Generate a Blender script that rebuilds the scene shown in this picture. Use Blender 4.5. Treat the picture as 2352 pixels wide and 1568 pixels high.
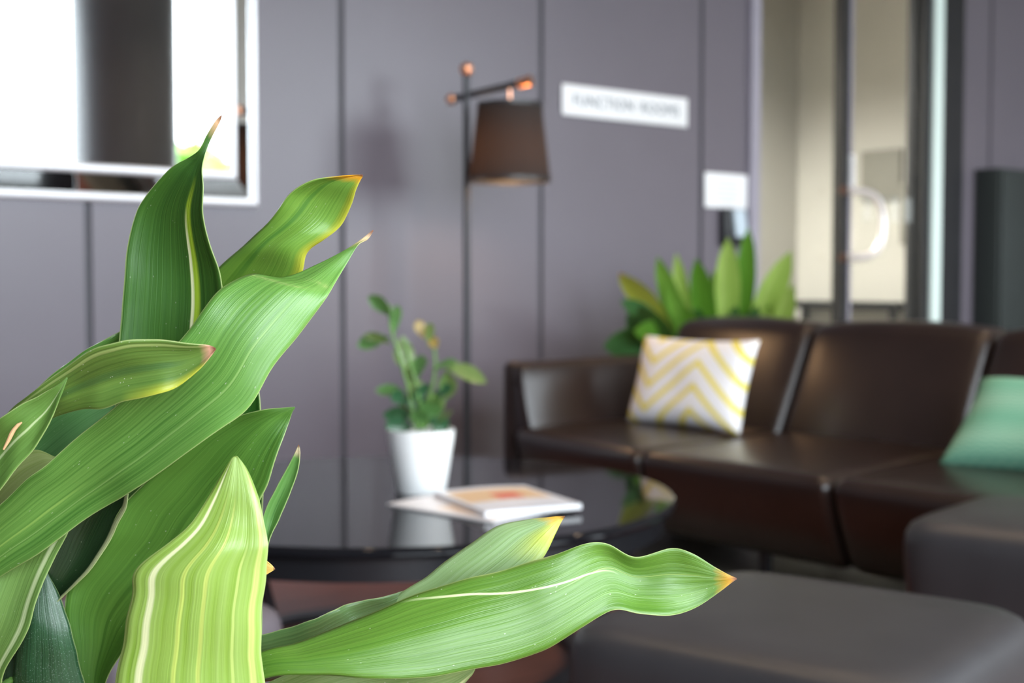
import bpy, bmesh, math, random
from mathutils import Vector, Matrix, noise
random.seed(7)
PI = math.pi
for o in list(bpy.data.objects): bpy.data.objects.remove(o)
SC = bpy.context.scene; C = SC.collection

# ---------------------------------------------------------------- camera
FPX = 3100.0; TILT = math.atan(144/FPX); CH = .95
cd = bpy.data.cameras.new('camera'); cam = bpy.data.objects.new('camera', cd); C.objects.link(cam)
cam.location = (0, 0, CH); cam.rotation_euler = (PI/2-TILT, 0, 0)
cd.sensor_width = 36; cd.lens = 36*FPX/2352; cd.clip_start = .02; cd.clip_end = 200
cd.dof.use_dof = True; cd.dof.focus_distance = .915; cd.dof.aperture_fstop = 6.3
SC.camera = cam
SC.view_settings.view_transform = 'Standard'; SC.view_settings.look = 'None'
SC.view_settings.exposure = 1.38; SC.view_settings.gamma = 1; SC.view_settings.use_curve_mapping = False

# room axes: u runs along the panelled wall, v towards it
TH = math.atan2(3794, FPX/math.cos(TILT)); UX, UY = math.sin(TH), math.cos(TH)
ROT = math.atan2(UY, UX); WV = 6*UX
def R(u, v, z=0): return Vector((u*UX-v*UY, u*UY+v*UX, z))

# ---------------------------------------------------------------- world (overcast daylight)
w = bpy.data.worlds.new('world'); SC.world = w; w.use_nodes = True
bg = w.node_tree.nodes['Background']; bg.inputs[0].default_value = (.87, .93, 1, 1); bg.inputs[1].default_value = 5.6
WIN_V = -3.2; U0, U1 = -2.5, 9.6; CEIL = 4.0
def portal(u, z, w_, h_):
    l = bpy.data.lights.new('window_portal', 'AREA'); l.shape = 'RECTANGLE'; l.size = w_; l.size_y = h_
    l.cycles.is_portal = True
    o = bpy.data.objects.new('window_portal', l); C.objects.link(o)
    o.location = R(u, WIN_V+.08, z); o.rotation_euler = (PI/2, 0, ROT)
WU1 = 9.4
WU0 = -2.2
portal((WU0+WU1)/2, 2.4, WU1-WU0-.1, 2.8)

# ---------------------------------------------------------------- helpers
class MB:
    def __init__(s): s.v = []; s.f = []; s.uv = []; s.mi = []
    def add(s, vs, fs, uvs=None, mi=0):
        b = len(s.v); s.v += [tuple(p) for p in vs]
        s.uv += list(uvs) if uvs else [(0, 0)]*len(vs)
        s.f += [tuple(i+b for i in f) for f in fs]; s.mi += [mi]*len(fs); return s
    def box(s, x0, x1, y0, y1, z0, z1, mi=0):
        v = [(x, y, z) for z in (z0, z1) for y in (y0, y1) for x in (x0, x1)]
        return s.add(v, [(0, 2, 3, 1), (4, 5, 7, 6), (0, 1, 5, 4), (2, 6, 7, 3), (0, 4, 6, 2), (1, 3, 7, 5)], mi=mi)
    def tube(s, pts, rad, n=16, cap=True, mi=0):
        pts = [Vector(p) for p in pts]; k = len(pts)
        rad = rad if isinstance(rad, (list, tuple)) else [rad]*k
        vs = []; up = None
        for i, p in enumerate(pts):
            d = (pts[min(i+1, k-1)]-pts[max(i-1, 0)]).normalized()
            if up is None: up = Vector((0, 0, 1)) if abs(d.z) < .9 else Vector((1, 0, 0))
            a = d.cross(up).normalized(); b = a.cross(d).normalized(); up = b
            vs += [p+(a*math.cos(t)+b*math.sin(t))*rad[i] for t in [2*PI*j/n for j in range(n)]]
        fs = [(i*n+j, i*n+(j+1) % n, (i+1)*n+(j+1) % n, (i+1)*n+j) for i in range(k-1) for j in range(n)]
        if cap: fs += [tuple(range(n))[::-1], tuple((k-1)*n+j for j in range(n))]
        return s.add(vs, fs, mi=mi)
    def lathe(s, prof, c=(0, 0, 0), n=48, mi=0):
        k = len(prof)
        vs = [(c[0]+r*math.cos(2*PI*j/n), c[1]+r*math.sin(2*PI*j/n), c[2]+z) for r, z in prof for j in range(n)]
        fs = [(i*n+j, i*n+(j+1) % n, (i+1)*n+(j+1) % n, (i+1)*n+j) for i in range(k-1) for j in range(n)]
        return s.add(vs, fs, mi=mi)
    def ball(s, c, r, n=20, m=12, sc=(1, 1, 1)):
        prof = [(max(r*math.sin(PI*i/m), 1e-5), -r*math.cos(PI*i/m)) for i in range(m+1)]
        b = MB().lathe(prof, n=n)
        return s.add([(c[0]+x*sc[0], c[1]+y*sc[1], c[2]+z*sc[2]) for x, y, z in b.v], b.f)
    def rbox(s, x0, x1, y0, y1, z0, z1, r, seg=4, mid=8, fn=None, puff=0):
        h = [(x1-x0)/2, (y1-y0)/2, (z1-z0)/2]; c = [(x0+x1)/2, (y0+y1)/2, (z0+z1)/2]
        ax = []
        for hh in h:
            rr = min(r, hh*.98)
            ax.append([-hh + rr*(1-math.cos(PI/2*i/seg)) for i in range(seg)] + [-(hh-rr)+2*(hh-rr)*i/mid for i in range(mid+1)] + [hh-rr*(1-math.cos(PI/2*i/seg)) for i in range(seg-1, -1, -1)])
        n = 2*seg+mid; idx = {}; vs = []; fs = []
        def V(i, j, k):
            if (i, j, k) not in idx:
                p = [ax[0][i], ax[1][j], ax[2][k]]
                q = [max(-(h[a]-min(r, h[a]*.98)), min(h[a]-min(r, h[a]*.98), p[a])) for a in range(3)]
                d = Vector([p[a]-q[a] for a in range(3)])
                if d.length > 1e-9: d = d.normalized()*r
                o = Vector(q)+d
                if puff:
                    X, Y, Z = [p[a]/h[a] for a in range(3)]
                    o.z += puff*(1-X*X)*(1-Y*Y)*Z; o.x += puff*(1-Z*Z)*(1-Y*Y)*X*.6; o.y += puff*(1-Z*Z)*(1-X*X)*Y*.3
                o = o+Vector(c)
                if fn: o = Vector(fn(o.x, o.y, o.z))
                idx[(i, j, k)] = len(vs); vs.append(o)
            return idx[(i, j, k)]
        for a in range(n):
            for b in range(n):
                fs += [(V(a, b, 0), V(a, b+1, 0), V(a+1, b+1, 0), V(a+1, b, 0)), (V(a, b, n), V(a+1, b, n), V(a+1, b+1, n), V(a, b+1, n)),
                       (V(a, 0, b), V(a+1, 0, b), V(a+1, 0, b+1), V(a, 0, b+1)), (V(a, n, b), V(a, n, b+1), V(a+1, n, b+1), V(a+1, n, b)),
                       (V(0, a, b), V(0, a, b+1), V(0, a+1, b+1), V(0, a+1, b)), (V(n, a, b), V(n, a+1, b), V(n, a+1, b+1), V(n, a, b+1))]
        return s.add(vs, fs)
    def build(s, name, mats, parent=None, smooth=True, loc=None, rotz=0):
        me = bpy.data.meshes.new(name); me.from_pydata(s.v, [], s.f)
        mats = mats if isinstance(mats, (list, tuple)) else [mats]
        for m in mats: me.materials.append(m)
        ul = me.uv_layers.new(name='UVMap')
        for lp in me.loops: ul.data[lp.index].uv = s.uv[lp.vertex_index]
        me.polygons.foreach_set('material_index', s.mi)
        bm = bmesh.new(); bm.from_mesh(me); bmesh.ops.recalc_face_normals(bm, faces=bm.faces)
        if smooth:
            for e in bm.edges:
                if len(e.link_faces) == 2 and e.calc_face_angle(0) > .7: e.smooth = False
            for f in bm.faces: f.smooth = True
        bm.to_mesh(me); bm.free()
        o = bpy.data.objects.new(name, me); C.objects.link(o)
        if parent: o.parent = parent
        if loc is not None: o.location = loc; o.rotation_euler = (0, 0, rotz)
        return o
def tag(o, label, cat, group=None):
    o['label'] = label; o['category'] = cat
    if group: o['group'] = group
    return o
def thing(name, label, cat, loc=(0, 0, 0), rotz=0, group=None):
    o = bpy.data.objects.new(name, None); C.objects.link(o); o.location = loc; o.rotation_euler = (0, 0, rotz); o.empty_display_size = .05
    return tag(o, label, cat, group)
def struct(name, mb, mats, smooth=False, parent=None):
    if parent: return mb.build(name, mats, parent, smooth)
    o = mb.build(name, mats, None, smooth, (0, 0, 0), ROT); o['kind'] = 'structure'; return o

# materials
def mat(name, col, rough=.5, metal=0, spec=.5, emit=None, es=0, coat=0):
    m = bpy.data.materials.new(name); m.use_nodes = True; b = m.node_tree.nodes['Principled BSDF']
    b.inputs['Base Color'].default_value = (*col, 1); b.inputs['Roughness'].default_value = rough
    b.inputs['Metallic'].default_value = metal; b.inputs['Specular IOR Level'].default_value = spec
    b.inputs['Coat Weight'].default_value = coat; b.inputs['Coat Roughness'].default_value = .1
    if emit: b.inputs['Emission Color'].default_value = (*emit, 1); b.inputs['Emission Strength'].default_value = es
    return m
def N(m, t, **kw):
    n = m.node_tree.nodes.new(t)
    for k, v in kw.items():
        if isinstance(k, str) and hasattr(n, k): setattr(n, k, v)
    return n
def L(m, a, b): m.node_tree.links.new(a, b)
def P(m): return m.node_tree.nodes['Principled BSDF']
def mth(m, op, a, b=None, c=None, clamp=False):
    n = N(m, 'ShaderNodeMath', operation=op); n.use_clamp = clamp
    for i, x in enumerate((a, b, c)):
        if x is None: continue
        if isinstance(x, (int, float)): n.inputs[i].default_value = x
        else: L(m, x, n.inputs[i])
    return n.outputs[0]
def mixc(m, f, a, b):
    n = N(m, 'ShaderNodeMix', data_type='RGBA')
    for s, x in ((n.inputs[0], f), (n.inputs[6], a), (n.inputs[7], b)):
        if isinstance(x, tuple): s.default_value = (*x, 1)
        elif isinstance(x, (int, float)): s.default_value = x
        else: L(m, x, s)
    return n.outputs[2]
def noisy(m, scale=8, amt=.25, bump=0, bscale=None, det=4, stretch=None, dist=.002):
    """break the colour up a little and add a fine bump, in object space"""
    tc = N(m, 'ShaderNodeTexCoord'); mp = N(m, 'ShaderNodeMapping'); L(m, tc.outputs['Object'], mp.inputs[0])
    if stretch: mp.inputs['Scale'].default_value = stretch
    nz = N(m, 'ShaderNodeTexNoise'); nz.inputs['Scale'].default_value = scale; nz.inputs['Detail'].default_value = det; L(m, mp.outputs[0], nz.inputs[0])
    c = tuple(P(m).inputs['Base Color'].default_value)[:3]
    f = mth(m, 'MULTIPLY', nz.outputs[0], 1.0)
    L(m, mixc(m, f, tuple(x*(1-amt) for x in c), tuple(min(1, x*(1+amt)) for x in c)), P(m).inputs['Base Color'])
    if bump:
        n2 = N(m, 'ShaderNodeTexNoise'); n2.inputs['Scale'].default_value = bscale or scale*10; n2.inputs['Detail'].default_value = 3; L(m, mp.outputs[0], n2.inputs[0])
        bp = N(m, 'ShaderNodeBump'); bp.inputs['Strength'].default_value = bump; bp.inputs['Distance'].default_value = dist; L(m, n2.outputs[0], bp.inputs['Height']); L(m, bp.outputs[0], P(m).inputs['Normal'])
    return m
def glass(name, tint=(.96, .99, .98), rough=.02, refl=1.0):
    m = bpy.data.materials.new(name); m.use_nodes = True; nt = m.node_tree; nt.nodes.remove(P(m))
    tr = N(m, 'ShaderNodeBsdfTransparent'); tr.inputs[0].default_value = (*tint, 1)
    gl = N(m, 'ShaderNodeBsdfGlossy'); gl.inputs['Roughness'].default_value = rough
    fr = N(m, 'ShaderNodeFresnel'); fr.inputs[0].default_value = 1.45
    ge = N(m, 'ShaderNodeNewGeometry'); L(m, mth(m, 'ADD', mth(m, 'MULTIPLY', ge.outputs['Backfacing'], 1/1.45-1.45), 1.45), fr.inputs[0])
    mx = N(m, 'ShaderNodeMixShader'); L(m, mth(m, 'MULTIPLY', fr.outputs[0], refl), mx.inputs[0]); L(m, tr.outputs[0], mx.inputs[1]); L(m, gl.outputs[0], mx.inputs[2])
    L(m, mx.outputs[0], nt.nodes['Material Output'].inputs[0]); return m

M = {}
M['wall'] = noisy(mat('mauve_grey_panel', (.136, .119, .142), .33, spec=.42), 3, .06, .02, 60)
M['joint'] = mat('panel_joint', (.06, .057, .068), .6)
M['plaster'] = noisy(mat('white_ceiling_paint', (.62, .6, .58), .9), 5, .04)
M['sidewall'] = noisy(mat('side_wall_paint', (.42, .38, .35), .7), 5, .06)
M['darkwall'] = noisy(mat('dark_side_wall', (.10, .09, .10), .6), 5, .06)
M['console'] = noisy(mat('matt_black_paint', (.006, .006, .006), .8, spec=.2), 6, .2)
M['beige'] = noisy(mat('beige_paint', (.45, .43, .385), .8), 4, .05)
M['black_frame'] = noisy(mat('black_frame_paint', (.017, .017, .02), .4), 6, .2)
M['jamb'] = noisy(mat('lilac_metal_jamb', (.36, .335, .40), .35, .3), 8, .05)
M['pale_edge'] = noisy(mat('pale_green_white_edge', (.78, .9, .86), .3), 8, .03)
M['glass'] = glass('clear_glass'); M['wglass'] = glass('window_glass', (.97, .99, .99), .01, .5)
M['frost'] = mat('frosted_film', (.8, .85, .85), .6); P(M['frost']).inputs['Alpha'].default_value = .12
M['silver'] = noisy(mat('silver_bead', (.88, .87, .90), .35, .5), 30, .05)
M['mirror'] = mat('mirror_silvering', (.93, .95, .94), .015, 1)
M['steel'] = noisy(mat('brushed_steel', (.85, .78, .77), .45, .8), 40, .08)
M['leather'] = noisy(mat('dark_brown_leather', (.020, .011, .009), .29, spec=.55), 7, .35, .25, 160, dist=.0015)
M['ottoman'] = noisy(mat('charcoal_leather', (.036, .0345, .038), .42, spec=.55), 9, .25, .3, 220, dist=.001)
M['lacquer'] = noisy(mat('black_lacquer', (.008, .008, .010), .05, spec=.12), 6, .2)
M['tmetal'] = noisy(mat('black_metal', (.016, .016, .019), .3, .3), 8, .2)
M['porcelain'] = noisy(mat('white_ceramic', (.93, .94, .94), .4), 8, .02)
M['soil'] = noisy(mat('potting_soil', (.05, .03, .02), .95), 60, .6, .8, 120, dist=.01)
M['lampmetal'] = noisy(mat('grey_black_metal', (.05, .05, .055), .4, .6), 10, .1)
M['copper'] = noisy(mat('copper', (.86, .42, .26), .28, 1), 20, .08)
M['bulb'] = mat('bulb_glow', (1, .8, .5), .4, emit=(1, .55, .22), es=12)
M['signwhite'] = noisy(mat('sign_white', (.82, .81, .83), .5), 10, .02)
M['ink'] = mat('grey_ink', (.16, .19, .22), .6)
M['paleink'] = mat('pale_ink', (.55, .56, .58), .6)
M['reader'] = mat('black_plastic', (.012, .012, .014), .35)
M['readerface'] = mat('pale_blue_plastic', (.5, .58, .66), .35)
M['planter'] = noisy(mat('planter_white', (.6, .62, .6), .5), 10, .05)
M['cabinet'] = noisy(mat('dark_green_grey', (.020, .026, .025), .55), 6, .15)
M['panelgrey'] = noisy(mat('taupe_panel', (.20, .19, .16), .7), 6, .05)
M['column'] = noisy(mat('column_paint', (.125, .13, .15), .45), 3, .06)
M['bark'] = noisy(mat('bark', (.12, .08, .05), .9), 12, .3)
M['foliage'] = noisy(mat('tree_foliage', (.22, .42, .06), .7), 4, .4)
M['grass'] = noisy(mat('ground_outside', (.13, .14, .12), .9), 1, .2)
M['downlight'] = mat('downlight_glow', (1, .8, .6), .4, emit=(1, .72, .45), es=30)
M['white'] = mat('white_trim', (.8, .8, .8), .5)
# fabric shade lets the bulb through
m = M['shade'] = mat('black_fabric_shade', (.012, .011, .011), .9); noisy(m, 200, .3)
tl = N(m, 'ShaderNodeBsdfTranslucent'); tl.inputs[0].default_value = (.30, .17, .10, 1); mx = N(m, 'ShaderNodeMixShader'); mx.inputs[0].default_value = .017
L(m, P(m).outputs[0], mx.inputs[1]); L(m, tl.outputs[0], mx.inputs[2]); L(m, mx.outputs[0], m.node_tree.nodes['Material Output'].inputs[0])
# floor: red-brown timber, grey stone strip under the sofa
m = M['floor'] = mat('red_brown_timber_and_stone', (.2, .07, .04), .28)
tc = N(m, 'ShaderNodeTexCoord'); sp = N(m, 'ShaderNodeSeparateXYZ'); L(m, tc.outputs['Object'], sp.inputs[0])
mp = N(m, 'ShaderNodeMapping'); mp.inputs['Scale'].default_value = (1, 12, 1); L(m, tc.outputs['Object'], mp.inputs[0])
nz = N(m, 'ShaderNodeTexNoise'); nz.inputs['Scale'].default_value = 3; nz.inputs['Detail'].default_value = 5; L(m, mp.outputs[0], nz.inputs[0])
pl = mth(m, 'LESS_THAN', mth(m, 'FRACT', mth(m, 'MULTIPLY', sp.outputs[1], 7)), .03)
wood = mixc(m, pl, mixc(m, nz.outputs[0], (.15, .04, .02), (.30, .098, .055)), (.03, .012, .008))
stone = mixc(m, nz.outputs[0], (.16, .14, .115), (.22, .2, .16))
L(m, mixc(m, mth(m, 'GREATER_THAN', sp.outputs[0], 2.95), wood, stone), P(m).inputs['Base Color'])

# ---------------------------------------------------------------- setting (room coordinates)
DL, DR, DH = 5.36, 7.30, 2.95
struct('floor', MB().box(U0-.1, U1+.1, WIN_V-.2, 8.2, -.1, 0), M['floor'])
struct('ceiling', MB().box(U0-.1, U1+.1, WIN_V-.2, WV+.12, CEIL, CEIL+.1), M['plaster'])
b = MB(); g = .014
b.box(U0, DL, WV+.012, WV+.12, 0, CEIL, 1).box(DR, U1, WV+.012, WV+.12, 0, CEIL, 1).box(DL, DR, WV+.012, WV+.12, DH, CEIL, 1)
js = [U0+.0]+[5.016-1.05*k for k in range(7, -1, -1) if 5.016-1.05*k > U0+.2]
es = js+[DL]
for a, c in zip(es[:-1], es[1:]): b.box(a+g, (c-g if c != DL else c), WV, WV+.014, .0, CEIL, 0)
for a, c in ((DR, 7.63), (7.63, 8.68), (8.68, U1)): b.box(a+(g if a != DR else 0), c-g, WV, WV+.014, 0, CEIL, 0)
b.box(DL, DR, WV, WV+.014, DH, CEIL, 0)
struct('wall_back', b, [M['wall'], M['joint']])
struct('wall_left', MB().box(U0-.1, U0, WIN_V-.1, WV+.12, 0, CEIL), M['darkwall'])
struct('wall_right', MB().box(U1, U1+.1, WIN_V-.1, WV+.12, 0, CEIL), M['sidewall'])
b = MB().box(WU0, WU1, WIN_V-.12, WIN_V, 0, .95).box(WU0, WU1, WIN_V-.12, WIN_V, 3.85, CEIL).box(U0, WU0, WIN_V-.12, WIN_V, 0, CEIL).box(WU1, U1, WIN_V-.12, WIN_V, 0, CEIL)
struct('wall_front', b, M['sidewall'])
b = MB()
for u in (WU0+.04, .2, 2.8, 5.4, 8.0, WU1-.04): b.box(u-.04, u+.04, WIN_V-.1, WIN_V, .95, 3.85)
b.box(WU0, WU1, WIN_V-.1, WIN_V, .95, 1.01).box(WU0, WU1, WIN_V-.1, WIN_V, 3.79, 3.85)
wo = struct('window_1', b, M['white'])
MB().box(WU0, WU1, WIN_V-.055, WIN_V-.045, 1.01, 3.79).build('glass_pane', M['wglass'], wo, False)
# doorway
d = struct('door_1', MB().box(DL, 5.433, WV-.03, WV+.12, 0, DH), M['jamb'])
b = MB().box(6.915, 6.985, WV-.01, WV+.09, 0, DH).box(7.075, DR, WV-.025, WV+.12, 0, DH).box(6.9, 7.2, WV+.05, WV+.1, 0, DH)
b.build('frame', M['black_frame'], d, False)
MB().box(6.985, 7.075, WV-.03, WV+.0, .0, DH).build('pale_strip', M['pale_edge'], d, False)
MB().box(5.433, 6.15, WV+.035, WV+.047, .01, DH-.02).build('glass_pane', M['glass'], d, False)
MB().box(6.2, 6.915, WV+.035, WV+.047, .01, DH-.02).build('glass_pane', M['glass'], d, False)
b = MB().box(6.165, 6.22, WV+.0, WV+.07, 0, DH-.02); b.build('stile', M['black_frame'], d, False)
MB().box(6.219, 6.245, WV+.0, WV+.05, 0, DH-.02).build('stile_edge', M['jamb'], d, False)
MB().box(6.216, 6.255, WV-.012, WV+.0, 1.445, 1.64).build('lock_plate', M['silver'], d, False)
# D handle: swings out to the right of the stile
hc = (6.21, WV-.03); pts = []
zc, hh, ww = 1.252, .185, .245
for i in range(25):
    a = -PI/2+PI*i/24; ex = .62
    pts.append((hc[0]+ww*abs(math.cos(a))**ex, hc[1]-.03*abs(math.cos(a))**ex, zc+hh*(1 if math.sin(a) > 0 else -1)*abs(math.sin(a))**.8))
pts = [(6.14, hc[1]+.0, zc-hh)]+pts+[(6.14, hc[1], zc+hh)]
hb = MB().tube(pts, .021, 12); hb.build('pull_handle', M['steel'], d)
hb = MB()
for s in (-1, 1): hb.tube([(6.12, hc[1], zc+s*hh), (6.15, hc[1], zc+s*hh)], .022)
hb.build('handle_mount', mat('dark_bronze', (.12, .07, .06), .3, 1), d)
b = MB()
for i in range(4): b.box(6.40+.13*i, 6.47+.13*i, WV+.031, WV+.034, 1.28, 1.42)
b.build('frosted_film', M['frost'], d, False)
# room beyond the glass
FR = 9.2
struct('wall_far', MB().box(4.7, FR+.1, 7.4, 7.5, 0, 3.4).box(FR, FR+.1, WV+.12, 7.5, 0, 3.4).box(4.7, 4.8, WV+.12, 7.5, 0, 3.4), M['beige'])
struct('ceiling_far_room', MB().box(4.7, FR+.1, WV+.12, 7.5, 3.4, 3.5), M['plaster'])
o = tag(MB().rbox(-.02, .02, -.19, .19, -.20, .2, .01, 2, 2).build('wall_panel', M['panelgrey'], None, True, R(FR-.02, 6.54, 1.78), ROT), 'taupe square panel on the beige wall seen through the glass door', 'panel')
o = tag(MB().rbox(-.03, .03, -.31, .31, -.24, .24, .01, 2, 2).build('wall_board', M['panelgrey'], None, True, R(FR-.03, 6.03, 1.46), ROT), 'wide taupe board low on the beige wall, right of the pull handle', 'board')
t = thing('console_table', 'black console table against the beige wall beyond the glass door', 'table', R(9.07, 6.78, 0), ROT)
MB().rbox(-.12, .12, -.54, .54, .705, .765, .006, 2, 2).build('tabletop', M['console'], t)
for x in (-.1, .1):
    for y in (-.51, .51): MB().box(x-.02, x+.02, y-.025, y+.025, 0, .712).build('leg', M['console'], t, False)
def spot(loc, e, col, size=100, r=.05, tgt=None):
    l = bpy.data.lights.new('downlight_lamp', 'SPOT'); l.energy = e; l.color = col; l.spot_size = math.radians(size); l.spot_blend = .6; l.shadow_soft_size = r
    o = bpy.data.objects.new('downlight_lamp', l); C.objects.link(o); o.location = loc; return o
dn = 0
def downlight(u, v, z, e, lab, col=(1, .72, .45), grp=None):
    t = thing('ceiling_downlight', lab, 'ceiling light', R(u, v, z), ROT, grp)
    MB().lathe([(.045, -.004), (.062, -.006), (.066, 0), (.045, 0), (.045, -.004)]).build('trim_ring', M['white'], t)
    MB().lathe([(.0001, -.002), (.045, -.002)]).build('diffuser', M['downlight'], t)
    sp_ = spot(R(u, v, z-.03), e, col, 150 if e > 100 else 100); return t
downlight(6.3, 6.6, 3.4, 520, 'warm round downlight in the ceiling of the room behind the glass door', (1, .94, .88))
G = 'recessed downlights in the high ceiling'
for u, v in ((1.6, 2.9), (3.3, 2.9), (5.0, 2.9), (1.6, .9), (3.3, .9), (5.0, .9), (6.8, 2.9)):
    downlight(u, v, CEIL, 16, 'small warm recessed downlight in the high ceiling over the lounge', grp=G)

# column and outdoors, seen in the mirror
t = tag(MB().lathe([(.385, 0), (.385, CEIL)], n=64).build('column', M['column'], None, True, R(4.25, -.6, 0), ROT), 'round dark grey column reflected in the mirror', 'column')
struct('ground_outside', MB().box(-30, 40, -60, WIN_V-.2, -.3, -.1), M['grass'])
def tree(u, v, h, s, lab):
    t = thing('street_tree', lab, 'tree', R(u, v, -.1), 0)
    MB().tube([(0, 0, 0), (.1, 0, h*.3), (0, .1, h*.6)], [.16, .12, .08]).build('trunk', M['bark'], t)
    b = MB()
    for i in range(420):
        a = random.random()*2*PI; q = random.random()**.5; zz = random.uniform(-1, 1)
        p = Vector((math.cos(a)*q*s*math.sqrt(1-zz*zz*.8), math.sin(a)*q*s*math.sqrt(1-zz*zz*.8), h*.75+zz*s*.8))
        e1 = Vector((random.gauss(0, 1), random.gauss(0, 1), random.gauss(0, 1))).normalized(); e2 = e1.orthogonal().normalized()
        r = .22
        b.add([p+e1*r, p+e2*r*.5, p-e1*r, p-e2*r*.5+e1.cross(e2)*.05], [(0, 1, 2, 3)])
    b.build('crown', M['foliage'], t, False)
tree(5.6, -11, 3.0, .7, 'small green tree outside the window, seen in the mirror')
tree(10.6, -13, 3.4, 1.0, 'leafy green tree outside, further along the street')

# ---------------------------------------------------------------- mirror
MU, MZ0, MZ1 = 2.534, 1.222, 2.62; MUL = .85
t = thing('wall_mirror', 'large silver wall mirror at upper left showing bright daylight and a dark column', 'mirror', R((MU+MUL)/2, WV, MZ0), ROT)
hw = (MU-MUL)/2; HT = MZ1-MZ0
def ring(i0, y0, i1, y1):
    """sloped picture-frame ring between two insets; y = distance off the wall"""
    c = []
    for i, y in ((i0, y0), (i1, y1)): c += [(-hw+i, -y, i), (hw-i, -y, i), (hw-i, -y, HT-i), (-hw+i, -y, HT-i)]
    return c, [(k, (k+1) % 4, 4+(k+1) % 4, 4+k) for k in range(4)]
def bead(name, i0, i1, yb, yt):
    b = MB(); k = 8
    for j in range(k):
        a0, a1 = PI*j/k, PI*(j+1)/k; f = lambda a: ((i0+i1)/2-(i1-i0)/2*math.cos(a), yb+(yt-yb)*math.sin(a))
        v, fs = ring(*f(a0), *f(a1)); b.add(v, fs)
    return b.build(name, M['silver'], t)
MB().box(-hw+.004, hw-.004, -.012, -.001, .004, HT-.004).build('backing', M['black_frame'], t, False)
bead('outer_bead', 0, .034, .0, .028)
v, fs = ring(.032, .014, .098, .033); MB().add(v, fs).build('bevelled_strip', M['mirror'], t, False)
bead('inner_bead', .096, .134, .014, .042)
v = [(-hw+.13, -.028, .13), (hw-.13, -.028, .13), (hw-.13, -.028, HT-.13), (-hw+.13, -.028, HT-.13)]
MB().add(v, [(0, 1, 2, 3)]).build('mirror_glass', M['mirror'], t, False)

# ---------------------------------------------------------------- signs on the wall
def text(s, size, mt, parent, x, y, z, name='lettering', spacing=1.0):
    cu = bpy.data.curves.new(name, 'FONT'); cu.body = s; cu.size = size; cu.align_x = 'CENTER'; cu.align_y = 'CENTER'; cu.extrude = .0008; cu.space_character = spacing
    o = bpy.data.objects.new(name, cu); C.objects.link(o); dg = bpy.context.evaluated_depsgraph_get()
    me = bpy.data.meshes.new_from_object(o.evaluated_get(dg)); bpy.data.objects.remove(o)
    me.materials.clear(); me.materials.append(mt)
    o = bpy.data.objects.new(name, me); C.objects.link(o); o.parent = parent; o.location = (x, y, z); o.rotation_euler = (PI/2, 0, 0); return o
t = thing('wall_sign', 'long white sign with grey capital lettering, between two wall joints', 'sign', R(4.497, WV, 1.765), ROT)
MB().rbox(-.412, .412, -.012, -.001, -.071, .071, .005, 2, 2).build('board', M['signwhite'], t)
text('FUNCTION', .073, M['ink'], t, -.155, -.014, 0, spacing=1.08); text('ROOMS', .073, M['ink'], t, .215, -.014, 0, spacing=1.08)
t = thing('wall_notice', 'small square white notice beside the doorway, above the black card reader', 'notice', R(5.196, WV, 1.395), ROT)
MB().rbox(-.158, .158, -.012, -.001, -.088, .088, .005, 2, 2).build('board', M['signwhite'], t)
b = MB()
for i, wd in enumerate((.07, .09, .08, .085, .06)): b.box(-wd, wd, -.0135, -.0115, .045-.025*i, .052-.025*i)
b.build('faint_print', M['paleink'], t, False)
t = thing('card_reader', 'black wall reader with a pale tilted face, below the small notice', 'card reader', R(5.24, WV, 1.215), ROT)
MB().rbox(-.09, .06, -.05, -.001, -.10, .09, .01, 3, 2).build('housing', M['reader'], t)
MB().rbox(-.035, .055, -.068, -.045, -.055, .085, .008, 3, 2, fn=lambda x, y, z: (x-(z)*.14, y, z)).build('face_plate', M['readerface'], t)

# ---------------------------------------------------------------- cabinet right of the door
t = thing('wall_cabinet', 'dark green-grey cabinet against the brownish wall at the right edge', 'cabinet', R(7.46, WV, 0), ROT)
MB().rbox(0, 1.4, -.17, -.005, 0, 1.62, .006, 2, 2).build('body', M['cabinet'], t)
MB().rbox(.01, .69, -.19, -.17, .05, 1.6, .004, 2, 2).build('door', M['cabinet'], t)
MB().rbox(.71, 1.39, -.19, -.17, .05, 1.6, .004, 2, 2).build('door', M['cabinet'], t)

# ---------------------------------------------------------------- sofa (local x = depth towards the back, y = towards the wall)
SU, SV = 3.02, 1.55
t = thing('leather_sofa', 'three-seat dark brown leather sofa with low arms', 'sofa', R(SU, SV, 0), ROT)
SEAT = .40; ys = [0, .77, 1.52, 2.29]
for a, c in zip(ys[:-1], ys[1:]):
    def sh(x, y): return y+.13*min(x, .9)*(1-(max(0, y)/2.29)**5)
    def drop(x, y, z): return (x + (.10*((.40-z)/.28)**1.5 if x < .4 and z < .4 else 0) + .12*(max(0, y-1.45)/.84)**1.5*(1-min(1, max(0, x)/.86)), sh(x, y), z)
    MB().rbox(0, .86, a+.001, c-.001, .12, SEAT, .045, 6, 10, fn=drop, puff=.012).build('seat_cushion', M['leather'], t)
    def lean(x, y, z): return (x+.235*(z-.30)/.5, sh(x, y), z-.015*abs((y-(a+c)/2)/.38)**4)
    MB().rbox(.76, .95, a+.006, c-.006, .30, .79, .042, 6, 10, fn=lean, puff=.014).build('back_cushion', M['leather'], t)
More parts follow.
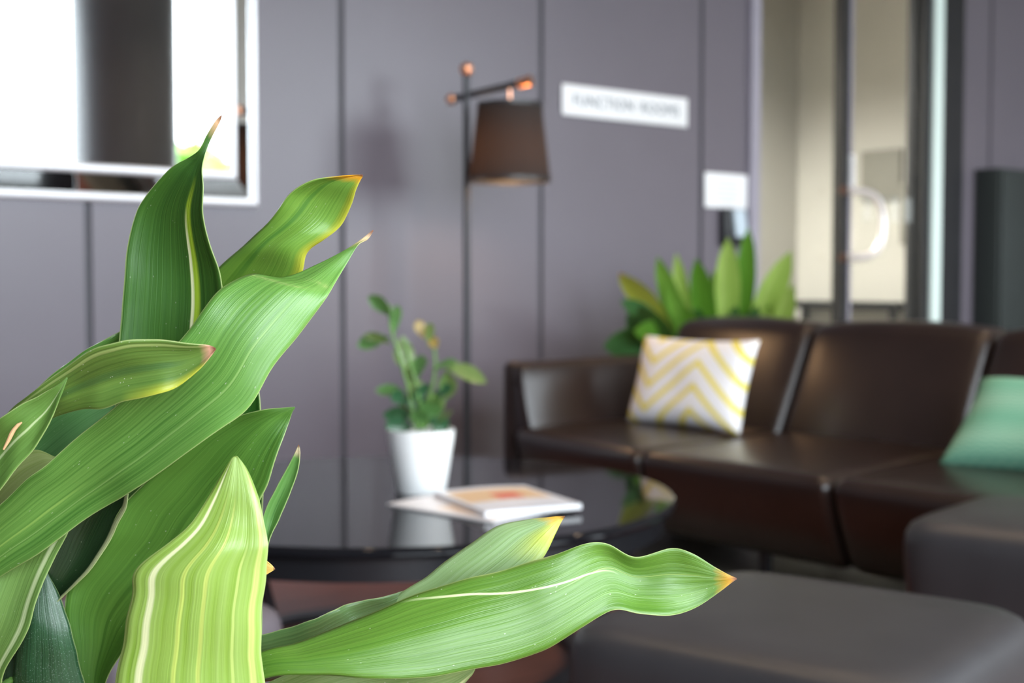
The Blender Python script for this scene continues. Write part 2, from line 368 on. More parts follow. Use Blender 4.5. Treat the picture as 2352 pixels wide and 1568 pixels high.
for y0, y1, s in ((2.345, 2.42, 1), (-.12, -.045, -1)):
    ar = MB().rbox(.17, 1.08, y0, y1, .10, .64, .03, 4, 6).build('arm', M['leather'], t)
    MB().rbox(.175, 1.0, (y0-.045 if s > 0 else y1-.01), (y0+.01 if s > 0 else y1+.045), .36, .632, .02, 4, 6, puff=.014, fn=lambda x, y, z, s=s: (x, y-s*.07*(.632-z)/.27*(1 if (y-y0)*s < 0 else 0), z)).build('arm_pad', M['leather'], t)
MB().rbox(.26, 1.12, 0, 2.29, .10, .32, .02, 2, 2).build('base', M['leather'], t)
MB().rbox(.98, 1.14, 0, 2.29, .10, .62, .03, 3, 2).build('back_panel', M['leather'], t)
for x in (.2, 1.05):
    for y in (-.06, 1.15, 2.35): MB().tube([(x, y, 0), (x, y, .11)], .02).build('leg', M['tmetal'], t)

# pillows
def pillow(name, label, wd, ht, th, m, loc, yaw, leanang, roll=0, piping=None):
    n = 28; b = MB()
    for s in (1, -1):
        vs = []; uv = []
        for i in range(n+1):
            for j in range(n+1):
                x, y = -1+2*i/n, -1+2*j/n
                e = .07
                X = x*(1-e*(1-y*y)); Y = y*(1-e*(1-x*x))
                T = th*(max(0, 1-x**4)*max(0, 1-y**4))**.55
                T *= 1+.12*noise.noise(Vector((x*1.5, y*1.5, s*3.1)))
                vs.append((X*wd/2, -s*T/2, (Y+1)*ht/2)); uv.append(((x+1)/2, (y+1)/2))
        b.add(vs, [(i*(n+1)+j, (i+1)*(n+1)+j, (i+1)*(n+1)+j+1, i*(n+1)+j+1) for i in range(n) for j in range(n)], uv)
    o = b.build(name, m, None, True)
    bm = bmesh.new(); bm.from_mesh(o.data); bmesh.ops.remove_doubles(bm, verts=bm.verts, dist=.0004); bmesh.ops.recalc_face_normals(bm, faces=bm.faces)
    for f in bm.faces: f.smooth = True
    for e_ in bm.edges: e_.smooth = True
    bm.to_mesh(o.data); bm.free()
    o.matrix_world = Matrix.Translation(loc) @ Matrix.Rotation(yaw, 4, 'Z') @ Matrix.Rotation(-leanang, 4, 'X') @ Matrix.Rotation(roll, 4, 'Y')
    return tag(o, label, 'cushion')
m = M['chev'] = mat('yellow_chevron_cotton', (.9, .9, .9), .85)
uvn = N(m, 'ShaderNodeUVMap'); sp = N(m, 'ShaderNodeSeparateXYZ'); L(m, uvn.outputs[0], sp.inputs[0])
tri = mth(m, 'PINGPONG', mth(m, 'SUBTRACT', sp.outputs[0], .22), .42)
fz = mth(m, 'FRACT', mth(m, 'MULTIPLY', mth(m, 'SUBTRACT', sp.outputs[1], mth(m, 'MULTIPLY', tri, 1.35)), 3.7))
st = mth(m, 'LESS_THAN', mth(m, 'ABSOLUTE', mth(m, 'SUBTRACT', fz, .5)), .15)
L(m, mixc(m, st, (.94, .92, .94), (.90, .76, .12)), P(m).inputs['Base Color'])
m = M['green'] = mat('green_woven_knit', (.2, .45, .31), .9)
uvn = N(m, 'ShaderNodeUVMap'); sp = N(m, 'ShaderNodeSeparateXYZ'); L(m, uvn.outputs[0], sp.inputs[0])
zz = mth(m, 'PINGPONG', mth(m, 'MULTIPLY', sp.outputs[0], 14), .5)
fz = mth(m, 'FRACT', mth(m, 'ADD', mth(m, 'MULTIPLY', sp.outputs[1], 26), zz))
bandn = N(m, 'ShaderNodeTexNoise'); bandn.inputs['Scale'].default_value = 3
L(m, mixc(m, mth(m, 'MULTIPLY', mth(m, 'LESS_THAN', fz, .5), .6), mixc(m, mth(m, 'PINGPONG', mth(m, 'MULTIPLY', sp.outputs[1], 5), 1), (.19, .46, .31), (.34, .60, .44)), (.09, .32, .22)), P(m).inputs['Base Color'])
pillow('throw_pillow', 'white rectangular cushion with yellow zigzag stripes on the sofa', .56, .345, .13, M['chev'], R(3.57, 3.395, .405), ROT-PI/2+.02, .30)
pillow('throw_pillow', 'mint green woven cushion at the right edge of the picture', .56, .37, .15, M['green'], R(3.50, 1.99, .40), ROT-PI/2+.1, .85, roll=.0)

# ---------------------------------------------------------------- ottomans
def ottoman(label, u, v, rot, s=.262, h=.455, loc=None):
    t = thing('ottoman', label, 'ottoman', R(u, v, 0) if loc is None else loc, ROT+rot)
    def tp(x, y, z):
        k = 1-.16*max(0, (h-.05-z)/h)**1.3
        bow = 1+.0*x
        return (x*k, y*k, z)
    b = MB(); n = 96; rows = []
    prof = [(0, 0), (.3, 0), (.6, -.0005), (.8, -.002), (.9, -.006), (.96, -.016), (.99, -.032), (1, -.055), (.995, -.11), (.97, -.18), (.93, -.26), (.89, -.33), (.87, -(h-.045))]
    def sq(a, r):
        c, s_ = math.cos(a), math.sin(a); p = 7
        q = (abs(c)**p+abs(s_)**p)**(-1/p); return c*q*s*r, s_*q*s*r
    vs = [(0, 0, h+.004)]
    for r, z in prof[1:]:
        for j in range(n): x, y = sq(2*PI*j/n, r); vs.append((x, y, h+z+.004*(1-r*r)))
    fs = [(0, 1+j, 1+(j+1) % n) for j in range(n)]
    for i in range(len(prof)-2): fs += [(1+i*n+j, 1+(i+1)*n+j, 1+(i+1)*n+(j+1) % n, 1+i*n+(j+1) % n) for j in range(n)]
    fs.append(tuple(1+(len(prof)-2)*n+j for j in range(n)))
    b.add(vs, fs).build('upholstered_body', M['ottoman'], t)
    bb = MB()
    for x in (-.15, .15):
        for y in (-.15, .15): MB().tube([(x, y, 0), (x, y, .05)], .018).build('foot', M['tmetal'], t)
    return t
ottoman('charcoal square ottoman in the near foreground, beyond the long leaf tip', 1.585, 1.255, math.radians(13), .275)
ottoman('charcoal ottoman at the right edge, between the near ottoman and the sofa', 2.665, 1.44, math.radians(10), .262)
o = ottoman('mauve-grey ottoman half hidden behind the big leaves, left of the table', 0, 0, .3, .2, .38, Vector((-.655, 2.30, 0)))
M['ottm'] = noisy(mat('mauve_leather', (.13, .11, .125), .45), 9, .15)
for c_ in o.children:
    if c_.name.startswith('uphol'): c_.data.materials[0] = M['ottm']

# ---------------------------------------------------------------- coffee table
TX, TY, TZ, TR = -.30, 3.335, .42, .705
t = thing('coffee_table', 'large round black lacquered coffee table with a glossy top', 'coffee table', (TX, TY, 0))
MB().lathe([(.0001, TZ-.028), (TR-.03, TZ-.028), (TR-.004, TZ-.022), (TR, TZ-.014), (TR-.002, TZ-.006), (TR-.010, TZ), (TR-.012, TZ), (TR-.03, TZ), (.0001, TZ)], n=160).build('tabletop', M['lacquer'], t)
MB().lathe([(TR-.03, TZ-.027), (TR-.03, TZ-.075), (TR-.05, TZ-.075), (TR-.05, TZ-.027)], n=120).build('apron', M['tmetal'], t)
BR = .50
MB().lathe([(BR-.05, 0), (BR, 0), (BR, .02), (BR-.05, .02), (BR-.05, 0)], n=96).build('base_ring', M['tmetal'], t)
for k in range(4):
    a = -.35+k*PI/2
    MB().tube([((BR-.025)*math.cos(a), (BR-.025)*math.sin(a), .01), ((TR-.055)*math.cos(a), (TR-.055)*math.sin(a), TZ-.03)], .013).build('leg', M['tmetal'], t)

# magazines
def magcover(name, base, spots):
    m = mat(name, base, .3); uvn = N(m, 'ShaderNodeUVMap'); s = N(m, 'ShaderNodeSeparateXYZ'); L(m, uvn.outputs[0], s.inputs[0]); c = base
    for x0, x1, y0, y1, col in spots:
        f = mth(m, 'MULTIPLY', mth(m, 'MULTIPLY', mth(m, 'GREATER_THAN', s.outputs[0], x0), mth(m, 'LESS_THAN', s.outputs[0], x1)), mth(m, 'MULTIPLY', mth(m, 'GREATER_THAN', s.outputs[1], y0), mth(m, 'LESS_THAN', s.outputs[1], y1)))
        c = mixc(m, f, c, col)
    L(m, c, P(m).inputs['Base Color']); return m
def magazine(label, u, v, rot, wd, ht, th, z, mt):
    t = thing('magazine', label, 'magazine', R(u, v, z), ROT+rot)
    MB().rbox(-wd/2, wd/2, -ht/2, ht/2, 0, th, .0015, 2, 6, fn=lambda x, y, z: (x, y, z)).build('pages', M['signwhite'], t)
    n = 10; vs = []; uv = []
    for i in range(n+1):
        for j in range(n+1): x, y = i/n, j/n; vs.append(((x-.5)*wd, (y-.5)*ht, th+.0008+.004*math.sin(PI*x))); uv.append((x, y))
    MB().add(vs, [(i*(n+1)+j, (i+1)*(n+1)+j, (i+1)*(n+1)+j+1, i*(n+1)+j+1) for i in range(n) for j in range(n)], uv).build('cover', mt, t)
magazine('white magazine with a peach picture, under the other beside the white pot', 1.905, 2.455, math.radians(8), .25, .345, .004, TZ+.0005, magcover('mag_a', (.88, .84, .86), [(.1, 1, .06, .62, (.88, .66, .5)), (.62, .95, .2, .5, (.9, .55, .25))]))
magazine('white magazine with an orange and red picture, lying on top', 1.965, 2.425, math.radians(-14), .24, .30, .012, TZ+.0085, magcover('mag_b', (.86, .86, .92), [(.05, .93, .36, .88, (.88, .60, .34)), (.40, .68, .42, .66, (.80, .12, .07))]))

# ---------------------------------------------------------------- floor lamp
LX, LY, LS = -.182, 5.44, 1.133
t = thing('floor_lamp', 'slim floor lamp with copper finials and a hanging black shade', 'floor lamp', (LX, LY, 0)); t.scale = (LS, LS, LS)
MB().lathe([(.0001, 0), (.15, 0), (.15, .012), (.02, .02), (.0001, .02)]).build('base', M['lampmetal'], t)
MB().tube([(0, 0, .015), (0, 0, 1.5535)], .0125).build('pole', M['lampmetal'], t)
MB().ball((0, 0, 1.5765), .024).build('finial', M['copper'], t)
az = 1.4885
arm = MB().tube([(-.04, .03, az-.01), (.20, -.12, az+.025)], .0125).build('arm', M['lampmetal'], t)
MB().ball((-.055, .04, az-.012), .02).build('arm_knob', M['copper'], t)
MB().tube([(.185, -.11, az+.022), (.225, -.135, az+.028)], [.018, .02]).build('arm_tip', M['copper'], t)
SX, SY = .152, -.09; s0, s1 = 1.1805, 1.4405
MB().tube([(SX, SY, az+.018), (SX, SY, s1-.02)], .006).build('hanger', M['copper'], t)
sh = MB().lathe([(.143, s0), (.112, s1)], (SX, SY, 0), 64).build('lamp_shade', M['shade'], t)
for r, z in ((.143, s0), (.112, s1)): MB().lathe([(r-.001, z-.006), (r+.002, z-.006), (r+.002, z+.006), (r-.001, z+.006), (r-.001, z-.006)], (SX, SY, 0), 64).build('shade_trim', M['black_frame'], sh)
b = MB()
for k in range(3): a = k*2*PI/3+.4; b.tube([(SX, SY, s1-.02), (SX+.112*math.cos(a), SY+.112*math.sin(a), s1-.004)], .0022, 8)
b.build('shade_spider', M['lampmetal'], sh)
MB().tube([(SX, SY, s1-.02), (SX, SY, s1-.08)], .016).build('bulb_holder', M['lampmetal'], t)
MB().ball((SX, SY, s1-.115), .035).build('bulb', M['bulb'], t)
l = bpy.data.lights.new('bulb_lamp', 'POINT'); l.energy = 3; l.color = (1, .6, .3); l.shadow_soft_size = .04
o = bpy.data.objects.new('bulb_lamp', l); C.objects.link(o); o.location = (LX+SX*LS, LY+SY*LS, (s1-.17)*LS-.02)

# ---------------------------------------------------------------- leaves
def px(x, y, Y):
    a = (x-1176)/FPX; b = -(y-784)/FPX; c, s = math.cos(TILT), math.sin(TILT)
    k = Y/(c+b*s); return Vector((a*k, Y, CH+(-s+b*c)*k))
def leafmat(name, dark, light, streaks=(), edge=None, tip=None, rough=.30, vein=26, trans=.22, seed=0, specks=.4, dust=0, tipv=.965, margin=None, rim=.012):
    dark = tuple(x*.86 for x in dark); light = tuple(x*.86 for x in light)
    m = mat(name, dark, rough, spec=.5, coat=.25); p = P(m); p.inputs['Coat Roughness'].default_value = .22
    uvn = N(m, 'ShaderNodeUVMap'); s = N(m, 'ShaderNodeSeparateXYZ'); L(m, uvn.outputs[0], s.inputs[0]); U, Vv = s.outputs[0], s.outputs[1]
    def nz(su, sv, det=3, off=0):
        mp = N(m, 'ShaderNodeMapping'); mp.inputs['Scale'].default_value = (su, sv, 1); mp.inputs['Location'].default_value = (seed*3.7+off, seed*1.3, seed); L(m, uvn.outputs[0], mp.inputs[0])
        n = N(m, 'ShaderNodeTexNoise'); n.inputs['Scale'].default_value = 1; n.inputs['Detail'].default_value = det; L(m, mp.outputs[0], n.inputs[0]); return n.outputs[0]
    def ramp(x, a, b):
        n = N(m, 'ShaderNodeMapRange'); n.inputs[1].default_value = a; n.inputs[2].default_value = b; L(m, x, n.inputs[0]); return n.outputs[0]
    veins = nz(vein, 1.0, 2); fine = nz(vein*4, 2.2, 2, 5)
    f = ramp(mth(m, 'ADD', mth(m, 'MULTIPLY', veins, .6), mth(m, 'MULTIPLY', fine, .4)), .36, .64)
    c = mixc(m, f, dark, light)
    big = ramp(nz(1.6, 2.6, 2, 9), .35, .7)
    c = mixc(m, mth(m, 'MULTIPLY', big, .45), c, tuple(x*1.25 for x in light))
    wob = mth(m, 'MULTIPLY', mth(m, 'SUBTRACT', nz(2, 5, 3, 2), .5), .03)
    for (uc, wd, col, v0, v1, st) in streaks:
        if isinstance(uc, tuple): uc = mth(m, 'ADD', mth(m, 'MULTIPLY', Vv, uc[1]), uc[0])
        dd = mth(m, 'ABSOLUTE', mth(m, 'SUBTRACT', mth(m, 'ADD', U, wob), uc))
        k = ramp(dd, wd, wd*.45)
        k = mth(m, 'MULTIPLY', k, mth(m, 'MULTIPLY', ramp(Vv, v0-.02, v0+.06), ramp(Vv, v1+.03, v1-.03)))
        k = mth(m, 'MULTIPLY', k, st)
        c = mixc(m, k, c, col)
    ed = mth(m, 'ABSOLUTE', mth(m, 'SUBTRACT', U, .5))
    c = mixc(m, mth(m, 'MULTIPLY', ramp(ed, .5-rim, .5-rim*.3), .55), c, (.55, .66, .26))
    if margin:   # yellowed right margin near the tip
        a_, v0, v1, col = margin
        k = mth(m, 'MULTIPLY', ramp(U, a_-.16, a_+.1), mth(m, 'MULTIPLY', ramp(Vv, v0-.05, v0+.05), ramp(Vv, v1+.06, v1)))
        c = mixc(m, k, c, col)
    if tip:
        tv = mth(m, 'ADD', Vv, mth(m, 'MULTIPLY', mth(m, 'SUBTRACT', nz(6, 6, 2, 3), .5), .02))
        c = mixc(m, ramp(tv, tipv-.03, tipv), c, tip)
        c = mixc(m, ramp(tv, .985, .997), c, (.20, .06, .02))
    if specks:
        vo = N(m, 'ShaderNodeTexVoronoi'); mp = N(m, 'ShaderNodeMapping'); mp.inputs['Scale'].default_value = (16, 60, 1); mp.inputs['Location'].default_value = (seed, seed, 0)
        L(m, uvn.outputs[0], mp.inputs[0]); L(m, mp.outputs[0], vo.inputs[0]); vo.inputs['Scale'].default_value = 1
        k = mth(m, 'MULTIPLY', mth(m, 'LESS_THAN', vo.outputs[0], .09), mth(m, 'GREATER_THAN', nz(4, 9, 2, 7), .55))
        c = mixc(m, mth(m, 'MULTIPLY', k, specks), c, (.75, .78, .6))
    if dust:
        k = mth(m, 'GREATER_THAN', nz(60, 200, 2, 11), .66); c = mixc(m, mth(m, 'MULTIPLY', k, dust), c, (.5, .6, .55))
    L(m, c, p.inputs['Base Color'])
    bp = N(m, 'ShaderNodeBump'); bp.inputs['Strength'].default_value = .35; bp.inputs['Distance'].default_value = .002
    L(m, mth(m, 'ADD', veins, mth(m, 'MULTIPLY', fine, .5)), bp.inputs['Height']); L(m, bp.outputs[0], p.inputs['Normal'])
    tl = N(m, 'ShaderNodeBsdfTranslucent'); L(m, mixc(m, .2, c, (.45, .7, .08)), tl.inputs[0])
    mx = N(m, 'ShaderNodeMixShader'); mx.inputs[0].default_value = trans
    L(m, p.outputs[0], mx.inputs[1]); L(m, tl.outputs[0], mx.inputs[2]); L(m, mx.outputs[0], m.node_tree.nodes['Material Output'].inputs[0])
    return m
def cr(a, b, c, d, t): return .5*((2*b)+(-a+c)*t+(2*a-5*b+4*c-d)*t*t+(-a+3*b-3*c+d)*t*t*t)
def leaf_mesh(rows, nu=18, sub=9, ripple=.0, seed=0, thick=.0006):
    """rows: (Lvec, Rvec, bulge) world points base->tip; bulge pushes the middle along +Y (away)"""
    pts = []; k = len(rows)
    for i in range(k-1):
        for s in range(sub if i < k-2 else sub+1):
            tt = s/sub; ii = [max(i-1, 0), i, i+1, min(i+2, k-1)]
            l = Vector([cr(*[rows[j][0][a] for j in ii], tt) for a in range(3)])
            r = Vector([cr(*[rows[j][1][a] for j in ii], tt) for a in range(3)])
            b = cr(*[rows[j][2] for j in ii], tt); pts.append((l, r, b))
    L_ = [0]
    for i in range(1, len(pts)): L_.append(L_[-1]+((pts[i][0]+pts[i][1])/2-(pts[i-1][0]+pts[i-1][1])/2).length)
    tot = L_[-1]; m = MB(); vs = []; uv = []
    for i, (l, r, b) in enumerate(pts):
        v = L_[i]/tot; wd = (r-l).length
        if 0 < i < len(pts)-1:
            cx = (r-l)*.028; l = l+cx*noise.noise(Vector((v*14, seed*3.3, 1))); r = r+cx*noise.noise(Vector((v*14, seed*3.3, 5)))
        for j in range(nu+1):
            u = j/nu; p = l.lerp(r, u); q = 4*u*(1-u)
            p = p+Vector((0, b*q, 0))
            e = abs(2*u-1)**3
            p = p+Vector((0, 1, 0))*(.0035*noise.noise(Vector((u*2.2+seed*5, v*6, seed)))+.0005*noise.noise(Vector((u*26+seed*3, v*2.5, seed*2))))*min(1, wd/.03)
            if ripple: p.y += ripple*e*math.sin(tot*v*95+seed+(0 if u < .5 else 2))*min(1, wd/.04)
            vs.append(p); uv.append((u, v))
    fs = [(i*(nu+1)+j, (i+1)*(nu+1)+j, (i+1)*(nu+1)+j+1, i*(nu+1)+j+1) for i in range(len(pts)-1) for j in range(nu)]
    return m.add(vs, fs, uv)
def catpts(P_, sub=6):
    out = []; k = len(P_)
    for i in range(k-1):
        for s in range(sub): out.append(Vector([cr(*[P_[j][a] for j in (max(i-1, 0), i, i+1, min(i+2, k-1))], s/sub) for a in range(3)]))
    return out+[Vector(P_[-1])]
def add_leaf(parent, st, m, root, ripple=.0006, seed=0, label=None, stem=True, stemr=.004, lead=True):
    via = px(-230, 1760, .95) if st[0][0] < -30 else None
    """st: (Lx,Ly,Rx,Ry,depth,tilt,bulge) traced from base to tip; the stalk runs down to `root` in the pot"""
    rows = []
    for (lx, ly, rx, ry, Y, tl, bu) in st: rows.append((px(lx, ly, Y-tl/2), px(rx, ry, Y+tl/2), bu))
    if lead:
        c0 = (rows[0][0]+rows[0][1])/2; c1 = (rows[1][0]+rows[1][1])/2; wv = (rows[0][1]-rows[0][0])
        dr = (c0-c1).normalized(); dn = Vector(((via or root)-c0)).normalized(); ln = max(.05, wv.length*1.2)
        c = c0+(dr*.6+dn*.4).normalized()*ln
        rows.insert(0, (c-wv*.06, c+wv*.06, 0))
    o = leaf_mesh(rows, ripple=ripple, seed=seed).build('leaf', m, parent)
    sm = o.modifiers.new('thickness', 'SOLIDIFY'); sm.thickness = .0006; sm.offset = 0
    if label: o['label'] = label
    if stem:
        c = (rows[0][0]+rows[0][1])/2; c1 = (rows[1][0]+rows[1][1])/2
        mid = c+(c-c1)*.6; mid = mid.lerp(root, .35)
        if via: mid = via
        pp = catpts([c1.lerp(c, .6), c, mid, root])
        MB().tube(pp, [stemr*(.5+.5*min(1, i/6)) for i in range(len(pp))], 8).build('leaf_stalk', M['stalk'], o)
    return o
M['stalk'] = noisy(mat('leaf_stalk_green', (.12, .25, .05), .5), 20, .2)
D = (.035, .135, .018); D2 = (.075, .235, .03); MG = (.12, .31, .045); LG = (.24, .48, .10); YG = (.30, .48, .06); CREAM = (.78, .80, .42); OR = (.80, .38, .02)
POT = Vector((-.30, .99, 0)); SO = .40
plant = thing('potted_plant', 'big broad-leaved green plant with cream-striped leaves, in sharp focus in front', 'plant', POT)
b = MB().lathe([(.0001, 0), (.12, 0), (.135, .02), (.17, .42), (.175, .435), (.165, .435), (.158, .41), (.0001, .40)]); b.build('pot', M['planter'], plant)
MB().lathe([(.0001, .415), (.157, .41)]).build('soil', M['soil'], plant)
pl_inv = -POT
holder = plant
def rt(i): a = i*2.4; return Vector((POT.x+.07*math.cos(a), POT.y+.07*math.sin(a), .41))
LEAVES = []
def LF(st, m, **k): LEAVES.append((st, m, k))
# B: the long broad leaf across the middle
LF([(-150, 1290, -140, 1420, 0.945, 0.02, .004), (-60, 1215, -30, 1345, 0.93, 0.02, .006), (50, 1110, 100, 1262, 0.915, 0.012, .008), (130, 1045, 240, 1165, 0.905, 0.008, .008), (250, 945, 335, 1107, 0.892, 0, .008), (340, 860, 480, 1003, 0.882, -0.006, .006),
    (415, 783, 565, 940, 0.882, -0.004, .002), (468, 712, 630, 842, 0.888, 0, -.004), (515, 658, 690, 765, 0.897, 0, -.008), (575, 629, 745, 692, 0.906, 0.0, -.008), (650, 637, 770, 650, 0.918, 0, -.004), (728, 607, 795, 608, 0.93, 0, -.002), (795, 573, 822, 563, 0.938, 0, 0), (833, 547, 845, 549, 0.942, 0, 0), (856, 528, 858, 530, 0.945, 0, 0)],
   leafmat('leaf_broad', (.055, .20, .025), (.20, .42, .085), [(.30, .012, (.5, .62, .12), .0, .25, .5), (.55, .02, (.40, .60, .14), .0, .4, .5), (.7, .012, (.4, .6, .2), .2, .8, .4)], tip=(.75, .52, .28), seed=1, tipv=.985))
# A: upright dark leaf
A_ST = [(330, 1330, 430, 1330, 1.02, 0, .006), (290, 1180, 470, 1160, 1.0, .0, .01), (262, 1000, 495, 960, .98, .0, .012), (270, 880, 508, 850, .975, -.005, .014), (274, 783, 510, 760, .97, -.01, .014), (281, 650, 512, 666, .965, -.015, .014), (302, 510, 486, 575, .96, -.02, .012), (336, 447, 466, 490, .955, -.02, .01),
    (388, 388, 466, 428, .95, -.015, .006), (432, 362, 464, 388, .95, -.01, .003), (458, 343, 472, 352, .95, 0, .001), (474, 312, 485, 318, .95, .004, 0), (494, 280, 503, 283, .95, .004, 0), (508, 264, 510, 266, .95, 0, 0)]
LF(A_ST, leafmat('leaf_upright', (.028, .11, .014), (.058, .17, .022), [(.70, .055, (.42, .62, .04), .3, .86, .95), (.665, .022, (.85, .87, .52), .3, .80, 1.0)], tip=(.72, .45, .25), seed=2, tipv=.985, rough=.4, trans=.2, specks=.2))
# E: leaf with orange tip
LF([(330, 900, 480, 960, 1.02, 0, .004), (400, 740, 560, 830, 1.0, -.01, .004), (455, 668, 640, 720, .99, -.02, .004), (512, 605, 692, 636, .98, -.02, -.006), (563, 563, 704, 582, .97, -.015, -.01), (607, 522, 745, 550, .965, -.01, -.006), (640, 478, 783, 518, .96, 0, .002), (672, 440, 803, 474, .955, 0, .006), (718, 414, 818, 435, .95, 0, .005), (775, 405, 828, 413, .95, 0, .002), (833, 401, 834, 404, .95, 0, 0)],
   leafmat('leaf_orange_tip', (.12, .30, .035), (.22, .42, .06), [(.3, .05, (.06, .2, .03), .6, .95, .6)], tip=OR, seed=3, tipv=.975, margin=(1.0, .62, .97, (.72, .62, .04)), specks=.5))
# C: blunt leaf crossing
LF([(-70, 1050, -40, 1120, .90, 0, 0), (20, 945, 60, 1010, .885, .015, 0), (80, 895, 125, 958, .87, .02, .0), (140, 850, 190, 940, .86, .02, .004), (205, 805, 235, 938, .85, .02, .006), (270, 784, 290, 922, .845, .015, .008), (340, 780, 360, 906, .845, .01, .008), (400, 785, 410, 886, .848, .01, .006), (450, 790, 456, 850, .85, .005, .004), (480, 793, 484, 818, .852, 0, .001), (495, 799, 496, 802, .853, 0, 0)],
   leafmat('leaf_blunt', (.10, .21, .035), (.18, .32, .06), [(.10, .035, (.42, .55, .18), .2, .98, .8), (.5, .09, (.05, .14, .04), .45, .9, .6)], tip=(.72, .38, .25), seed=4, tipv=.985, specks=.9, margin=(.95, .8, .95, (.62, .62, .05))))
# C2: narrow leaf with brown scar at left edge
LF([(-120, 1060, -90, 1240, .86, 0, .006), (-50, 1010, -30, 1165, .855, 0, .006), (0, 962, 18, 1100, .85, 0, .006), (50, 930, 78, 1030, .85, 0, .005), (95, 905, 112, 975, .85, 0, .003), (132, 884, 138, 915, .85, 0, 0), (154, 866, 155, 869, .85, 0, 0)],
   leafmat('leaf_scarred', (.10, .22, .035), (.17, .34, .07), [(.52, .035, (.55, .68, .34), .0, .97, .9)], seed=5))
# D: mid-green leaf behind, pointing up right
LF([(215, 1700, 275, 1690, .99, 0, .006), (180, 1600, 240, 1590, .985, 0, .008), (165, 1500, 280, 1500, .98, -.01, .01), (148, 1400, 345, 1440, .975, -.015, .012), (168, 1335, 425, 1375, .97, -.02, .012), (228, 1250, 500, 1305, .965, -.02, .012), (292, 1150, 560, 1232, .96, -.02, .010), (370, 1078, 592, 1162, .955, -.02, .008), (450, 1008, 622, 1085, .95, -.015, .006), (530, 962, 645, 1022, .95, -.01, .003), (602, 941, 662, 975, .95, 0, .001), (650, 936, 671, 948, .95, 0, 0), (677, 934, 678, 936, .95, 0, 0)],
   leafmat('leaf_mid', (.06, .185, .02), (.125, .30, .04), [(.5, .03, (.03, .12, .01), .0, .8, .5)], seed=6, rough=.45, specks=.3))
# G: bright striped leaf in front
LF([(285, 1760, 600, 1760, .84, 0, -0.0050), (268, 1640, 610, 1640, .84, 0, -0.0060), (268, 1568, 611, 1568, .84, 0, -0.0070), (286, 1460, 601, 1480, .84, 0, -0.0070), (300, 1365, 607, 1385, .84, 0, -0.0060), (308, 1308, 616, 1315, .84, 0, -0.0060), (385, 1248, 616, 1255, .84, 0, -0.0050), (440, 1200, 607, 1195, .845, 0, -0.0040), (483, 1135, 590, 1132, .848, 0, -.005), (512, 1085, 570, 1083, .85, 0, -.003), (532, 1053, 550, 1053, .85, 0, 0), (541, 1047, 543, 1047, .85, 0, 0)],
   leafmat('leaf_bright', (.29, .48, .05), (.43, .62, .15), [(.16, .035, (.86, .88, .52), .0, .98, 1), (.09, .02, (.22, .40, .03), .0, .6, .6), (.40, .022, (.62, .72, .16), .1, .9, .8), (.30, .016, (.62, .70, .16), .0, .5, .6), (.57, .02, (.66, .72, .18), .2, .9, .7), (.66, .022, (.78, .80, .42), .0, .42, .85), (.80, .014, (.62, .74, .22), .2, .8, .8), (.93, .03, (.70, .78, .24), .1, .95, .8)], seed=7, specks=0, trans=.3, vein=16, rim=.02))
# J: long horizontal leaf
LF([(470, 1560, 490, 1640, 0.88, -0.0, 0), (600, 1497, 610, 1556, 0.872, -0.01, -.004), (700, 1470, 740, 1550, 0.872, -0.022, -.008), (820, 1422, 870, 1558, 0.876, -0.03, -.010), (940, 1372, 990, 1552, 0.882, -0.03, -.008), (1050, 1336, 1110, 1533, 0.888, -0.025, -.006), (1150, 1309, 1212, 1506, 0.894, -0.02, -.006), (1250, 1280, 1302, 1462, 0.9, -0.015, -.006), (1340, 1248, 1372, 1418, 0.905, -0.012, .002), (1395, 1248, 1418, 1400, 0.908, -0.01, .010), (1460, 1279, 1470, 1408, 0.912, -0.01, .012), (1540, 1259, 1540, 1413, 0.918, -0.01, .006), (1590, 1270, 1600, 1396, 0.922, 0, .004), (1643, 1302, 1652, 1360, 0.926, 0, .002), (1675, 1320, 1680, 1338, 0.928, 0, 0), (1691, 1327, 1692, 1330, 0.93, 0, 0)],
   leafmat('leaf_long', (.085, .225, .022), (.165, .34, .045), [((.09-.5*1.33, 1.33), .016, (.80, .84, .48), .47, .77, 1), (.42, .010, (.48, .64, .2), .7, .95, .6)], tip=OR, seed=8, tipv=.99, specks=.5))
# T: pale leaf behind J
LF([(640, 1570, 760, 1640, .97, 0, 0), (750, 1500, 880, 1560, .965, -.01, -.002), (858, 1412, 1000, 1490, .96, -.01, -.004), (930, 1357, 1090, 1415, .955, -.015, -.006), (1003, 1305, 1170, 1352, .95, -.02, -.006), (1070, 1253, 1230, 1300, .95, -.02, -.006), (1140, 1210, 1258, 1262, .95, -.015, -.004), (1205, 1194, 1276, 1225, .95, -.01, -.002), (1265, 1187, 1290, 1197, .95, 0, 0), (1297, 1184, 1298, 1186, .95, 0, 0)],
   leafmat('leaf_pale', (.30, .50, .16), (.46, .66, .32), [(.9, .05, (.45, .62, .2), .2, .95, .6)], tip=(.85, .5, .05), seed=9, tipv=.975, margin=(.6, .86, .98, (.6, .68, .10)), specks=.6))
# S: shiny grey-green leaf behind
LF([(480, 1500, 480, 1590, .97, .02, 0), (560, 1468, 570, 1570, .965, .03, -.006), (630, 1450, 650, 1560, .96, .03, -.008), (700, 1432, 740, 1540, .955, .03, -.008), (765, 1402, 820, 1500, .955, .03, -.004), (800, 1386, 880, 1465, .96, .02, -.002), (870, 1372, 935, 1425, .962, .01, 0), (925, 1356, 955, 1385, .965, 0, 0), (965, 1345, 968, 1350, .965, 0, 0)],
   leafmat('leaf_sheen', (.09, .19, .06), (.15, .27, .09), seed=10, rough=.2, specks=0))
